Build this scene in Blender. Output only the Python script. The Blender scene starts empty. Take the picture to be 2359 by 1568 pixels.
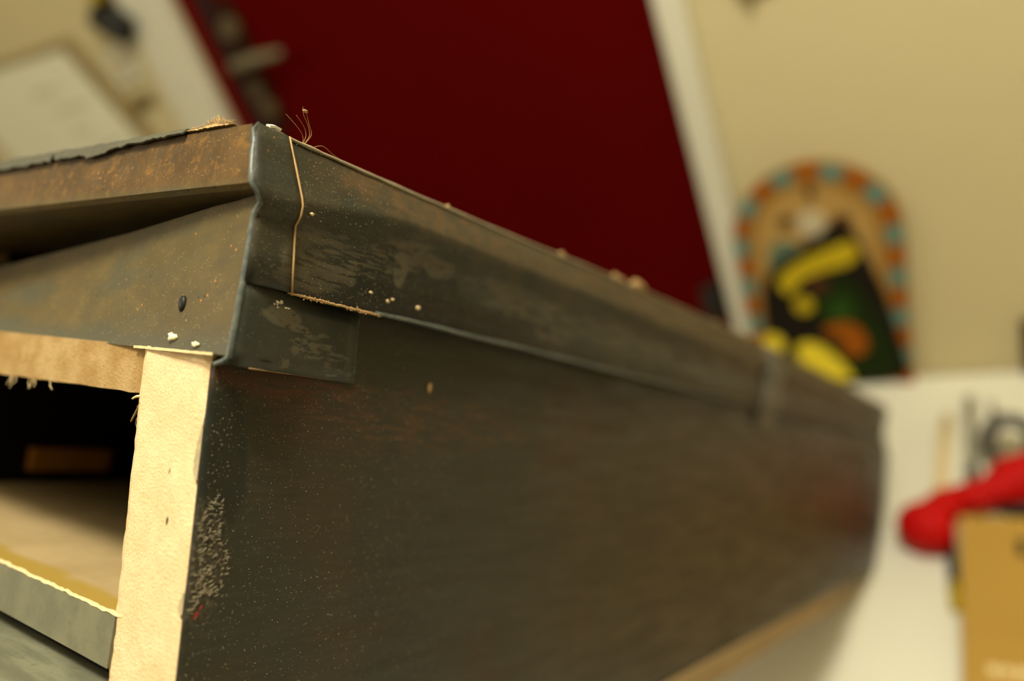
import bpy, bmesh, math, random
from mathutils import Matrix, Vector
from mathutils import noise as mnoise
random.seed(7)
SC = bpy.context.scene
COL = SC.collection

# ------------------------------------------------------------------ camera, light, exposure
K = 0.969            # room scale
TZ = 0.75             # table top height
CAMH = 0.7635         # camera height above the table top
cam_d = bpy.data.cameras.new('camera'); cam = bpy.data.objects.new('camera', cam_d); COL.objects.link(cam)
cam_d.sensor_fit = 'HORIZONTAL'; cam_d.sensor_width = 23.59; cam_d.lens = 18.0
cam_d.clip_start = 0.01; cam_d.clip_end = 30
cam_d.dof.use_dof = True; cam_d.dof.focus_distance = 0.212; cam_d.dof.aperture_fstop = 2.5
cx, cy, cf = Vector((.8492, .408, -.3353)), Vector((.0829, .5241, .8476)), Vector((-.5215, .7476, -.4112))
cam.matrix_world = Matrix(((cx.x, cy.x, -cf.x, 0), (cx.y, cy.y, -cf.y, 0), (cx.z, cy.z, -cf.z, TZ + CAMH), (0, 0, 0, 1)))
SC.camera = cam

world = bpy.data.worlds.new('world'); SC.world = world; world.use_nodes = True
world.node_tree.nodes['Background'].inputs[0].default_value = (1, .86, .6, 1)
world.node_tree.nodes['Background'].inputs[1].default_value = 0.02

def lamp(name, loc, power, radius, color):
    l = bpy.data.lights.new(name, 'POINT'); l.energy = power; l.shadow_soft_size = radius; l.color = color
    o = bpy.data.objects.new(name, l); COL.objects.link(o); o.location = loc
    return o
lamp('ceiling_lamp_light', (.10, .14, 2.33), 48, .11, (1, .955, .79))
lamp('left_fill_light', (-1.6, -.6, 2.25), 26, .12, (1, .955, .79))  # added fill without a fixture, brightens the left wall

SC.view_settings.view_transform = 'Standard'; SC.view_settings.look = 'None'
SC.view_settings.gamma = 1; SC.view_settings.use_curve_mapping = False
SC.view_settings.exposure = 0.0

# ------------------------------------------------------------------ helpers
def tag(o, label=None, cat=None, group=None, kind=None):
    if label: o['label'] = label
    if cat: o['category'] = cat
    if group: o['group'] = group
    if kind: o['kind'] = kind
    return o

def empty(name, loc=(0, 0, 0), mw=None):
    o = bpy.data.objects.new(name, None); COL.objects.link(o); o.empty_display_size = .05
    if mw is not None: o.matrix_world = mw
    else: o.location = loc
    return o

def add(name, verts, faces, mat, parent=None, smooth=False, bevel=0, solid=0, mats=None):
    me = bpy.data.meshes.new(name)
    if parent is not None and parent.parent is None and parent.type == 'EMPTY' and 'loc0' in parent:
        pass
    me.from_pydata([tuple(v) for v in verts], [], faces); me.update()
    bm = bmesh.new(); bm.from_mesh(me); bmesh.ops.recalc_face_normals(bm, faces=bm.faces); bm.to_mesh(me); bm.free()
    for m in (mats or [mat]): me.materials.append(m)
    if smooth:
        for p in me.polygons: p.use_smooth = True
    o = bpy.data.objects.new(name, me); COL.objects.link(o)
    if parent is not None: o.parent = parent
    if solid:
        s = o.modifiers.new('solid', 'SOLIDIFY'); s.thickness = solid; s.offset = 0
    if bevel:
        b = o.modifiers.new('bevel', 'BEVEL'); b.width = bevel; b.segments = 2; b.limit_method = 'ANGLE'
    return o

BOXF = [(0, 1, 3, 2), (4, 6, 7, 5), (0, 4, 5, 1), (2, 3, 7, 6), (0, 2, 6, 4), (1, 5, 7, 3)]
def boxv(a, b):
    return [(x, y, z) for x in (a[0], b[0]) for y in (a[1], b[1]) for z in (a[2], b[2])]
def box(name, a, b, mat, parent=None, bevel=0.0):
    return add(name, boxv(a, b), BOXF, mat, parent, bevel=bevel)

def loft(rows, close=False):
    v = []; f = []; n = len(rows[0])
    for r in rows: v += list(r)
    for i in range(len(rows) - 1):
        for j in range(n - (0 if close else 1)):
            k = (j + 1) % n
            f.append((i * n + j, i * n + k, (i + 1) * n + k, (i + 1) * n + j))
    return v, f

def tubev(path, rad, seg=8, flat=1.0):
    path = [Vector(p) for p in path]
    if not hasattr(rad, '__len__'): rad = [rad] * len(path)
    rows = []
    ref = Vector((.31, .22, .93))
    for i, p in enumerate(path):
        t = (path[min(i + 1, len(path) - 1)] - path[max(i - 1, 0)]).normalized()
        a = t.cross(ref)
        if a.length < 1e-3: a = t.cross(Vector((1, 0, 0)))
        a.normalize(); b = t.cross(a)
        rows.append([p + rad[i] * (a * math.cos(2 * math.pi * k / seg) + b * flat * math.sin(2 * math.pi * k / seg)) for k in range(seg)])
    v, f = loft(rows, True)
    f.append(tuple(range(seg))); n = len(v); f.append(tuple(range(n - seg, n)))
    return v, f
def tube(name, path, rad, mat, parent=None, seg=8, flat=1.0):
    v, f = tubev(path, rad, seg, flat); return add(name, v, f, mat, parent, smooth=True)

def merge(parts):
    V = []; F = []
    for v, f in parts:
        o = len(V); V += [tuple(p) for p in v]; F += [tuple(i + o for i in q) for q in f]
    return V, F

def prism(pts, y0, y1):           # polygon in (x,z), extruded along y
    n = len(pts)
    v = [(p[0], y0, p[1]) for p in pts] + [(p[0], y1, p[1]) for p in pts]
    f = [tuple(range(n)), tuple(range(2 * n - 1, n - 1, -1))] + [(i, (i + 1) % n, n + (i + 1) % n, n + i) for i in range(n)]
    return v, f

def smoothpoly(pts, it=2):
    for _ in range(it):
        q = []
        for i in range(len(pts)):
            a = pts[i]; b = pts[(i + 1) % len(pts)]
            q.append((a[0] * .75 + b[0] * .25, a[1] * .75 + b[1] * .25)); q.append((a[0] * .25 + b[0] * .75, a[1] * .25 + b[1] * .75))
        pts = q
    return pts

# ------------------------------------------------------------------ materials
class NT:
    def __init__(s, name, rough=.7, spec=.3, metal=0.):
        s.m = bpy.data.materials.new(name); s.m.use_nodes = True; s.t = s.m.node_tree
        s.b = s.t.nodes['Principled BSDF']
        s.b.inputs['Roughness'].default_value = rough; s.b.inputs['Metallic'].default_value = metal
        s.b.inputs['Specular IOR Level'].default_value = spec
        s.co = s.t.nodes.new('ShaderNodeTexCoord').outputs['Object']
    def lk(s, a, b): s.t.links.new(a, b)
    def val(s, sock, x):
        if isinstance(x, (int, float)): sock.default_value = x
        elif isinstance(x, tuple): sock.default_value = x if len(x) == 4 or sock.type != 'RGBA' else x + (1,)
        else: s.lk(x, sock)
    def map(s, scale=(1, 1, 1), loc=(0, 0, 0), rot=(0, 0, 0)):
        n = s.t.nodes.new('ShaderNodeMapping'); s.lk(s.co, n.inputs[0])
        n.inputs['Scale'].default_value = scale; n.inputs['Location'].default_value = loc; n.inputs['Rotation'].default_value = rot
        return n.outputs[0]
    def noise(s, scale, detail=4, rough=.55, vec=None, dist=0.):
        n = s.t.nodes.new('ShaderNodeTexNoise'); s.lk(vec or s.co, n.inputs['Vector'])
        n.inputs['Scale'].default_value = scale; n.inputs['Detail'].default_value = detail
        n.inputs['Roughness'].default_value = rough; n.inputs['Distortion'].default_value = dist
        return n.outputs[0]
    def voro(s, scale, vec=None):
        n = s.t.nodes.new('ShaderNodeTexVoronoi'); s.lk(vec or s.co, n.inputs['Vector']); n.inputs['Scale'].default_value = scale
        return n.outputs['Distance'], n.outputs['Color']
    def math(s, op, a, b=0., clamp=False):
        n = s.t.nodes.new('ShaderNodeMath'); n.operation = op; n.use_clamp = clamp
        s.val(n.inputs[0], a); s.val(n.inputs[1], b); return n.outputs[0]
    def rng(s, v, a, b, c=0., d=1.):
        n = s.t.nodes.new('ShaderNodeMapRange'); n.interpolation_type = 'SMOOTHSTEP'
        s.val(n.inputs[0], v)
        for i, x in enumerate((a, b, c, d)): n.inputs[i + 1].default_value = x
        return n.outputs[0]
    def mix(s, f, a, b, mode='MIX'):
        n = s.t.nodes.new('ShaderNodeMix'); n.data_type = 'RGBA'; n.blend_type = mode
        s.val(n.inputs[0], f); s.val(n.inputs[6], a); s.val(n.inputs[7], b); return n.outputs[2]
    def xyz(s, vec=None):
        n = s.t.nodes.new('ShaderNodeSeparateXYZ'); s.lk(vec or s.co, n.inputs[0]); return n.outputs
    def blob(s, c, r, amp=.6, nscale=300, axes=(0, 2), vec=None, edge=.25):
        """ragged elliptical patch mask around c (two object axes, metres)"""
        q = s.xyz()
        a = s.math('DIVIDE', s.math('SUBTRACT', q[axes[0]], c[0]), r[0])
        b = s.math('DIVIDE', s.math('SUBTRACT', q[axes[1]], c[1]), r[1])
        dd = s.math('ADD', s.math('MULTIPLY', a, a), s.math('MULTIPLY', b, b))
        nn = s.noise(nscale, 5, .6, vec)
        dd = s.math('ADD', dd, s.math('MULTIPLY', s.math('SUBTRACT', nn, .5), amp * 4))
        return s.rng(dd, 1 + edge, 1 - edge)
    def col(s, c): s.val(s.b.inputs['Base Color'], c)
    def rough(s, r): s.val(s.b.inputs['Roughness'], r)
    def bump(s, hgt, strength=.3, dist=.001):
        n = s.t.nodes.new('ShaderNodeBump'); n.inputs['Strength'].default_value = strength; n.inputs['Distance'].default_value = dist
        s.lk(hgt, n.inputs['Height']); s.lk(n.outputs[0], s.b.inputs['Normal'])

def plain(name, c, rough=.6, spec=.3, metal=0., var=.12, scale=30, bump=0., bscale=200):
    t = NT(name, rough, spec, metal)
    nz = t.noise(scale, 4)
    t.col(t.mix(nz, tuple(x * (1 - var) for x in c), tuple(min(1, x * (1 + var)) for x in c)))
    if bump: t.bump(t.noise(bscale, 3), bump, .0006)
    return t.m

def speck(t, base, color, scale=900, thr=.18, keep=.72, stretch=(1, 1, 1)):
    """scattered dust or rust specks: small cells, only some of them"""
    d, c = t.voro(scale, t.map(stretch))
    pick = t.math('GREATER_THAN', t.xyz(c)[0], keep)
    return t.mix(t.math('MULTIPLY', t.rng(d, thr, thr * .5), pick), base, color)

WALL = plain('wall_paint', (.52, .445, .25), .85, .2, var=.03, scale=3, bump=.05, bscale=300)
WHITE = plain('white_gloss', (.58, .56, .44), .45, .4, var=.04, scale=5)
CEIL = plain('ceiling_paint', (.78, .75, .66), .9, .1, var=.02)
FLOORM = plain('floor_boards', (.25, .16, .08), .5, .3, var=.3, scale=6)
RED = plain('door_red', (.068, .0008, .0002), .85, .02, var=.10, scale=4)
REDF = plain('door_rebate_red', (.10, .002, .0004), .8, .04, var=.1, scale=4)
DARKG = plain('brown_black', (.02, .004, .003), .7, .2)
BRONZE = plain('dark_bronze', (.022, .010, .004), .8, .05, 0., var=.3, scale=80)
BRASS = plain('pale_brass', (.15, .125, .07), .5, .3, 0., var=.1)
DIMBR = plain('dull_brass', (.075, .05, .02), .45, .4, 0., var=.1)
BLACK = plain('black_plastic', (.012, .012, .010), .5, .3)

def m_table():
    t = NT('table_white', .5, .4)
    a = t.noise(2.5, 3); b = t.noise(60, 4)
    c = t.mix(t.rng(a, .35, .7), (.83, .81, .67), (.75, .74, .62))
    c = t.mix(t.math('MULTIPLY', b, .18), c, (.72, .68, .52))
    t.col(c); t.bump(b, .05); return t.m
TABLE = m_table()

def m_paint():
    """dark painted and waxed long side"""
    t = NT('dark_side_paint', .45, .25)
    st = t.noise(60, 6, .65, t.map((.35, 1, 3.2)))
    lo = t.noise(9, 3, .5); lo2 = t.noise(14, 3, .5, t.map(loc=(3, 1, 2)))
    q = t.xyz()
    far = t.rng(t.math('ADD', q[0], t.math('MULTIPLY', t.math('SUBTRACT', lo, .5), .25)), .03, .34)
    fg = t.noise(700, 5, .65, t.map((.12, 1, 1)), .2)
    base = t.mix(far, (.034, .034, .022), (.050, .035, .013))
    base = t.mix(t.math('MULTIPLY', t.rng(lo2, .50, .72), .45), base, (.070, .036, .014))
    base = t.mix(t.math('MULTIPLY', t.rng(st, .55, .75), .4), base, (.078, .044, .019))
    base = t.mix(t.math('MULTIPLY', t.rng(st, .47, .28), .45), base, (.028, .030, .021))
    base = t.mix(t.math('MULTIPLY', t.rng(fg, .50, .70), .35), base, (.075, .060, .034))
    base = t.mix(t.math('MULTIPLY', t.rng(fg, .46, .30), .35), base, (.022, .021, .014))
    # wine-red cast low down towards the far end, rubbed red edge under the corner tab
    base = t.mix(t.math('MULTIPLY', t.blob((.66, .115), (.16, .045), .3, 14, edge=.9), .35), base, (.075, .026, .012))
    base = t.mix(t.math('MULTIPLY', t.math('MULTIPLY', t.blob((.022, .135), (.026, .0042), .5, 160, edge=.6), t.rng(fg, .38, .55)), .8), base, (.10, .036, .014))
    base = t.mix(t.math('MULTIPLY', t.math('MULTIPLY', t.blob((.085, .128), (.06, .010), .5, 80, edge=.6), t.rng(fg, .45, .6)), .6), base, (.095, .045, .018))
    # black stain beside the pale end grain and torn, fluffy scrape below it
    base = t.mix(t.math('MULTIPLY', t.blob((.004, .112), (.010, .020), .35, 90), .8), base, (.016, .019, .014))
    scr = t.blob((.0030, .0885), (.0072, .0155), .55, 170, edge=.5)
    base = t.mix(t.math('MULTIPLY', scr, t.rng(t.noise(900, 5, .7, t.map((1, 1, .7), rot=(0, .6, 0))), .40, .66)), base, (.095, .08, .055))
    # handling dust
    base = speck(t, base, (.26, .21, .12), 1300, .22, .80, (.8, 1, 1.2))
    base = speck(t, base, (.36, .28, .14), 520, .13, .84)
    t.col(t.mix(1., base, (.74, .70, .64), 'MULTIPLY'))
    t.rough(t.rng(st, .3, .7, .34, .6))
    t.bump(t.math('ADD', t.noise(1800, 3), t.math('MULTIPLY', scr, 2.)), .22, .0003)
    return t.m
PAINT = m_paint()

def m_tin(name, end):
    """worn sheet covering of the lid: end face browner, side darker with rubbed patches"""
    t = NT(name, .5, .25)
    n1 = t.noise(70, 5, .6); n2 = t.noise(190, 5, .65, t.map((1, 1, .6)))
    q = t.xyz()
    if end:
        # rusty brown upper band above olive lower fascia
        ol = t.mix(t.rng(n1, .35, .7), (.078, .059, .024), (.105, .078, .031))
        ol = t.mix(t.rng(t.noise(38, 3, .5, t.map((1, .4, 1.6), (0, .3, .1))), .50, .70), ol, (.064, .064, .042))
        br = t.mix(t.rng(n1, .3, .7), (.058, .036, .016), (.100, .060, .023))
        br = t.mix(t.math('MULTIPLY', t.rng(n2, .52, .74), .8), br, (.058, .050, .034))
        br = t.mix(t.math('MULTIPLY', t.rng(t.noise(260, 6, .72), .51, .66), .8), br, (.17, .092, .026))
        br = t.mix(t.math('MULTIPLY', t.rng(t.noise(900, 5, .7), .56, .70), .55), br, (.21, .125, .05))
        ol = t.mix(t.math('MULTIPLY', t.rng(t.noise(800, 5, .7), .55, .70), .4), ol, (.15, .115, .055))
        ol = t.mix(t.math('MULTIPLY', t.rng(t.noise(150, 6, .7, t.map((1, .5, 1.3))), .55, .38), .4), ol, (.05, .047, .028))
        band = t.rng(t.math('ADD', q[2], t.math('MULTIPLY', n2, .004)), .1835, .1875)
        c = t.mix(band, ol, br)
        low = t.rng(t.math('ADD', q[2], t.math('MULTIPLY', n1, .006)), .151, .144)
        c = t.mix(t.math('MULTIPLY', low, .7), c, (.060, .066, .052))
        c = speck(t, c, (.38, .17, .035), 420, .2, .86)
        c = speck(t, c, (.02, .02, .016), 300, .15, .9)
        c = speck(t, c, (.50, .38, .18), 1300, .2, .84)
        t.col(t.mix(1., c, (1.08, 1., .82), 'MULTIPLY')); t.rough(.5); t.bump(t.math('ADD', n2, t.noise(1500, 2)), .25, .0003)
        return t.m
    st = t.noise(95, 6, .7, t.map((.28, 1, 3.4)))
    c = t.mix(t.rng(n1, .35, .68), (.040, .042, .030), (.070, .060, .036))
    # rust-brown along the rounded top band
    topb = t.rng(t.math('ADD', q[2], t.math('MULTIPLY', n1, .008)), .190, .197)
    top = t.mix(t.rng(n2, .4, .65), (.072, .056, .031), (.13, .075, .033))
    top = t.mix(t.rng(q[0], .04, .01), top, (.036, .034, .022))
    c = t.mix(t.math('MULTIPLY', topb, .85), c, top)
    # rubbed greyish patches broken by fine horizontal streaks, and black grease between them
    fs = t.noise(900, 5, .6, t.map((.11, 1, 1)), .3); fs2 = t.noise(420, 5, .65, t.map((.2, 1, 1), (.3, 0, .2)), .5)
    pal = (.128, .113, .078)
    c = t.mix(t.math('MULTIPLY', t.blob((.060, .166), (.034, .014), .35, 120), .9), c, (.017, .018, .012))
    c = t.mix(t.math('MULTIPLY', t.blob((.115, .166), (.05, .006), .4, 90), .8), c, (.022, .016, .009))
    for cc, rr, lo_, hi_, am in (((.0235, .1695), (.0145, .0085), .40, .52, .85), ((.040, .1745), (.016, .0055), .47, .57, .8), ((.017, .163), (.010, .0028), .38, .5, .8),
                       ((.066, .1795), (.017, .005), .38, .5, .75), ((.0565, .176), (.0035, .007), .35, .5, .8), ((.120, .176), (.034, .006), .42, .56, .6), ((.150, .171), (.014, .009), .4, .55, .6), ((.22, .176), (.06, .006), .4, .55, .6)):
        k = t.math('MULTIPLY', t.blob(cc, rr, .35, 200), t.rng(fs if cc[0] < .045 else fs2, lo_, hi_))
        c = t.mix(t.math('MULTIPLY', k, am), c, pal)
    c = t.mix(t.math('MULTIPLY', t.rng(fs2, .46, .34), .45), c, (.020, .023, .018))
    c = t.mix(t.math('MULTIPLY', t.rng(q[0], .15, .5), .6), c, (.082, .055, .021))
    c = speck(t, c, (.30, .22, .11), 1100, .23, .80)
    c = speck(t, c, (.28, .13, .035), 420, .15, .88)
    t.col(t.mix(1., c, (.72, .69, .64), 'MULTIPLY')); t.rough(t.rng(st, .3, .7, .35, .6)); t.bump(t.math('ADD', n2, t.noise(1600, 2)), .25, .0003)
    return t.m
TINE = m_tin('sheet_end', True)
TINS = m_tin('sheet_side', False)

def m_tab():
    t = NT('sheet_tab', .42, .3)
    n1 = t.noise(90, 5, .6); st = t.noise(110, 6, .7, t.map((.25, 1, 3.5)))
    c = t.mix(t.rng(n1, .3, .7), (.025, .030, .024), (.038, .038, .027))
    c = t.mix(t.math('MULTIPLY', t.rng(st, .52, .7), .6), c, (.022, .022, .018))
    pal = (.115, .103, .072); fs = t.noise(800, 5, .6, t.map((.13, 1, 1)), .3)
    for cc, rr, lo_ in (((.0145, .1525), (.0085, .0026), .36), ((.022, .1505), (.006, .0012), .42), ((.028, .1460), (.010, .0034), .47), ((.041, .1415), (.006, .0045), .50), ((.017, .1405), (.003, .002), .5), ((.036, .149), (.005, .002), .52)):
        c = t.mix(t.math('MULTIPLY', t.math('MULTIPLY', t.blob(cc, rr, .35, 260), t.rng(fs, lo_, lo_ + .08)), .85), c, pal)
    c = speck(t, c, (.26, .21, .13), 1300, .22, .80)
    t.col(c); t.bump(t.noise(1600, 3), .2, .0003); return t.m
TAB = m_tab()
JOINT = plain('joint_grey', (.11, .098, .072), .55, .3, var=.2, scale=60)

def m_bead():
    t = NT('worn_corner', .36, .5)
    n = t.noise(420, 4, .7)
    c = t.mix(t.rng(n, .35, .7), (.048, .062, .060), (.125, .135, .115))
    t.col(c); t.bump(n, .4, .0004); return t.m
BEAD = m_bead()

def m_raw(name, a, b, dark, spots=True):
    t = NT(name, .9, .1)
    n1 = t.noise(85, 5, .65); n2 = t.noise(420, 4, .65, t.map((1, 1, .8)))
    c = t.mix(t.rng(n1, .3, .72), a, b)
    c = t.mix(t.math('MULTIPLY', t.rng(n2, .55, .72), .4), c, dark)
    if spots: c = speck(t, c, (.10, .075, .05), 130, .10, .86, (1, 1, .5))
    t.col(c); t.bump(t.math('ADD', n2, t.noise(1300, 3)), .55, .0006); return t.m
RAW = m_raw('raw_end_fibre', (.72, .505, .27), (.80, .60, .35), (.60, .39, .19))
RAWT = m_raw('raw_rail_fibre', (.32, .19, .065), (.44, .30, .135), (.26, .14, .04), False)
FLUFF = plain('pale_fibre', (.74, .56, .30), .9, .1, var=.2, scale=300)
TANF = plain('tan_fibre', (.42, .27, .12), .9, .1, var=.3, scale=300)
GREYF = plain('grey_fluff', (.30, .25, .16), .9, .1, var=.3, scale=400)
CHIPM = plain('worn_edge', (.42, .34, .20), .9, .1, var=.3, scale=500, bump=.4)
EDGEP = plain('edge_paper_grey', (.085, .080, .055), .7, .2, var=.35, scale=500, bump=.4, bscale=1200)
CHALK = plain('white_paint_drop', (.78, .70, .46), .7, .2, var=.15, scale=600, bump=.4, bscale=1200)
DUSTM = plain('dust_flake', (.42, .35, .22), .8, .2, var=.35, scale=900)
REDFL = plain('red_fibre', (.35, .02, .02), .8, .1)
METAL = plain('bright_chip', (.95, .93, .80), .35, .5, var=.03)
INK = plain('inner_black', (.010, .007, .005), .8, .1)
STRIPW = plain('strip_wood', (.36, .15, .014), .6, .2, var=.15, scale=60)
PLANK = plain('plank_wood', (.33, .225, .105), .7, .2, var=.2, scale=25)

def m_floor():
    t = NT('inner_floor', .75, .2)
    n1 = t.noise(50, 4, .6); q = t.xyz()
    c = t.mix(t.rng(n1, .3, .7), (.33, .235, .11), (.39, .285, .14))
    glue = t.rng(t.math('ADD', q[0], t.math('MULTIPLY', n1, .012)), .017, .012)
    c = t.mix(glue, c, (.32, .21, .04))
    
    t.col(c); t.bump(t.noise(500, 3), .2, .0004); return t.m
INFL = m_floor()

def m_grey():
    t = NT('grey_green_paint', .7, .25)
    n1 = t.noise(120, 5, .6, t.map((1.6, .35, 1), rot=(0, 0, .5))); n2 = t.noise(400, 3)
    c = t.mix(t.rng(n1, .35, .66), (.12, .118, .076), (.185, .182, .118))
    c = t.mix(t.math('MULTIPLY', t.rng(n2, .58, .75), .5), c, (.10, .095, .06))
    t.col(c); t.bump(n2, .15, .0003); return t.m
GREYG = m_grey()
def m_grey2():
    t = NT('grey_edge_paint', .65, .25)
    n1 = t.noise(90, 4, .6); n2 = t.noise(500, 3)
    c = t.mix(t.rng(n1, .35, .66), (.135, .13, .08), (.175, .165, .10))
    c = t.mix(t.math('MULTIPLY', t.rng(n2, .6, .75), .4), c, (.12, .10, .06))
    t.col(c); t.bump(n2, .15, .0003); return t.m
GREYE = m_grey2()
CARD = plain('carton_card', (.44, .265, .055), .8, .15, var=.08, scale=8)
TOOLR = plain('tool_red', (.50, .004, .003), .6, .12, var=.08)
STEEL = plain('tool_steel', (.27, .26, .19), .4, .5, 0., var=.15)
STEELD = plain('tool_dark_steel', (.075, .068, .055), .4, .5, 0., var=.2)
WOODP = plain('pale_wood', (.80, .62, .31), .7, .2, var=.1)
YEL2 = plain('bright_yellow_paint', (.74, .58, .03), .7, .15, var=.06)
YEL = plain('yellow_paint', (.46, .34, .008), .7, .15, var=.06)
ORA = plain('orange_paint', (.28, .075, .004), .8, .08, var=.15)
BLU = plain('blue_paint', (.105, .20, .16), .8, .08, var=.15)
OCH = plain('ochre_paint', (.30, .155, .032), .8, .08, var=.2, scale=40)
CREAM = plain('cream_paint', (.38, .235, .07), .8, .08, var=.15)
TEAL = plain('teal_paint', (.105, .155, .10), .8, .08, var=.15)
DKG = plain('dark_green_paint', (.012, .022, .004), .85, .06, var=.3)
MIDG = plain('leaf_green_paint', (.022, .058, .008), .85, .06, var=.2)
NEARB = plain('near_black_paint', (.012, .009, .006), .85, .06)
MARO = plain('maroon_paint', (.06, .022, .01), .85, .06)
PALE = plain('pale_disc_paint', (.46, .39, .25), .85, .06)
PAPER = plain('paper', (.66, .65, .50), .85, .1, var=.05, scale=12)
BRDM = plain('board_brown', (.26, .19, .08), .7, .2, var=.15)
PRINT = plain('faint_print', (.50, .48, .34), .85, .1)
AMBER = plain('amber_plastic', (.62, .24, .01), .5, .3)

# ------------------------------------------------------------------ room shell
def S(o): o['kind'] = 'structure'; return o
D = 1.18665 * K
def WX(x): return x * K
def WZ(z): return TZ + z * K
def RP(x, y, z=0.): return (x * K, y * K, TZ + z * K)
X0, X1, Y0, CZ = -2.6, 1.7, -2.4, 2.5
dl, dr = WX(-1.267), WX(-.374)          # door opening
dtop = 2.15
S(box('floor', (X0, Y0, -.05), (X1, D + .2, 0), FLOORM))
S(box('ceiling', (X0, Y0, CZ), (X1, D + .2, CZ + .05), CEIL))
wb = S(empty('wall_back'))
v, f = merge([(boxv((X0, D, 0), (dl, D + .12, CZ)), BOXF), (boxv((dr, D, 0), (X1, D + .12, CZ)), BOXF), (boxv((dl, D, dtop), (dr, D + .12, CZ)), BOXF)])
add('plaster', v, f, WALL, wb)
S(box('wall_left', (X0 - .1, Y0, 0), (X0, D + .12, CZ), WALL))
S(box('wall_right', (X1, Y0, 0), (X1 + .1, D + .12, CZ), WALL))
S(box('wall_front', (X0, Y0 - .1, 0), (X1, Y0, CZ), WALL))
S(box('trim_1', (WX(-1.395), D - .018, 0), (WX(-1.272), D + .001, dtop + .1), WHITE, bevel=.004))
S(box('trim_2', (WX(-.374), D - .015, 0), (WX(-.330), D + .001, dtop + .045), WHITE, bevel=.004))
S(box('trim_3', (WX(-1.272), D - .018, dtop), (WX(-.374), D + .001, dtop + .05), WHITE, bevel=.004))

door = S(empty('door_1', ((dl + dr) / 2, D, 0)))
def dbox(n, a, b, m, p=door, bevel=.002):
    ox = door.location
    return box(n, (a[0] - ox.x, a[1] - ox.y, a[2]), (b[0] - ox.x, b[1] - ox.y, b[2]), m, p, bevel)
dbox('door_leaf', (WX(-1.185), D + .012, .01), (dr - .004, D + .05, dtop - .004), RED)
dbox('rebate', (dl, D + .000, 0), (WX(-1.232), D + .06, dtop), REDF)
dbox('shadow_strip', (WX(-1.232), D + .009, 0), (WX(-1.185), D + .06, dtop), DARKG)  # dark strip painted in for the shadow band beside the leaf
for hz in (.175, 1.05):
    dbox('hinge', (WX(-.418), D - .012, WZ(hz) - .028), (WX(-.385), D + .014, WZ(hz) + .028), BLACK, bevel=.004)
def dloc(x, y, z): return (x - door.location.x, y - door.location.y, z)
hp = dbox('handle_plate', (WX(-1.182), D + .002, WZ(.655)), (WX(-1.146), D + .013, WZ(.905)), BRONZE, bevel=.004)
def disc(n, x, z, r, y0, y1, m, p):
    v, f = prism([(x - door.location.x + r * math.cos(a * math.pi / 8), z + r * math.sin(a * math.pi / 8)) for a in range(16)], y0 - door.location.y, y1 - door.location.y)
    return add(n, v, f, m, p, bevel=.002)
disc('thumb_turn', WX(-1.160), WZ(.858), .021, D - .012, D + .004, DIMBR, hp)
disc('keyhole_cover', WX(-1.172), WZ(.742), .018, D - .006, D + .004, DIMBR, hp)
disc('lock_cylinder', WX(-1.162), WZ(.704), .018, D - .006, D + .004, DIMBR, hp)
lz = WZ(.795)
tube('lever', [dloc(WX(-1.165), D + .004, lz), dloc(WX(-1.165), D - .03, lz), dloc(WX(-1.152), D - .044, lz), dloc(WX(-1.10), D - .046, lz - .001), dloc(WX(-1.035), D - .046, lz - .006), dloc(WX(-1.03), D - .046, lz - .006)],
     [.009, .010, .0115, .0105, .007, .003], BRASS, hp, 12)

# ------------------------------------------------------------------ table
tb = empty('work_table', (.2, .4, 0)); tag(tb, 'white topped work table standing against the cream wall', 'table')
def tl(p): return (p[0] - .2, p[1] - .4, p[2])
box('table_top', tl((-.62, -.25, TZ - .035)), tl((1.15, D - .004, TZ)), TABLE, tb, .004)
for lx in (-.58, 1.06):
    for ly in (-.2, D - .09):
        box('leg', tl((lx, ly, 0)), tl((lx + .05, ly + .05, TZ - .035)), WHITE, tb, .003)

# ------------------------------------------------------------------ the long case (local: x along its length away from the open end, y to its left, z up)
ZB = .200                                   # local z of the lid's top edge above the base
ax = (Vector((.0327, .7650, -.6432)), Vector((-.9895, .1154, .0869)), Vector((.1407, .6336, .7607)))
c0 = Vector((-.1553, .1518, TZ + .7747 - .0245))
org = c0 - ax[2] * ZB
MW = Matrix(((ax[0].x, ax[1].x, ax[2].x, org.x), (ax[0].y, ax[1].y, ax[2].y, org.y), (ax[0].z, ax[1].z, ax[2].z, org.z), (0, 0, 0, 1)))
case = empty('wooden_case', mw=MW)
tag(case, 'long dark worn wooden case with an open end and pale raw edges', 'case')
def L(u, y, z): return (u, y, z + ZB)       # z measured down from the top edge
WID = .281
def y_raw(z): return .0083 + .074 * z        # right face of the raw side board
def y_in(z): return .0412 + .0975 * z        # inner face
def u_end(z): return .975 + .10 * z          # far end of the lid covering
def u_far(z): return .997 + .36 * z          # far end of the body, which leans
def flare(u, z): return .011 * (u / .97) ** 1.5 * max(0, min(1, (-z - .02) / .04)) * (1 - .6 * max(0, min(1, (-z - .12) / .08)))   # body widens towards the far end
PROF = [(0, 0), (-.0077, .003), (-.0165, .0064), (-.0185, .0069), (-.0209, .0065), (-.0236, .0046), (-.030, .0051), (-.0423, .0059), (-.0618, .0064)]
def prof(z):
    for (za, a), (zb_, b) in zip(PROF, PROF[1:]):
        if z >= zb_: return a + (b - a) * (za - z) / (za - zb_)
    return PROF[-1][1]
def sst(a, b, x):
    x = max(0, min(1, (x - a) / (b - a))); return x * x * (3 - 2 * x)
def jit(x, s, k=0.): return mnoise.noise(Vector((x * s, k, .37)))

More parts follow.
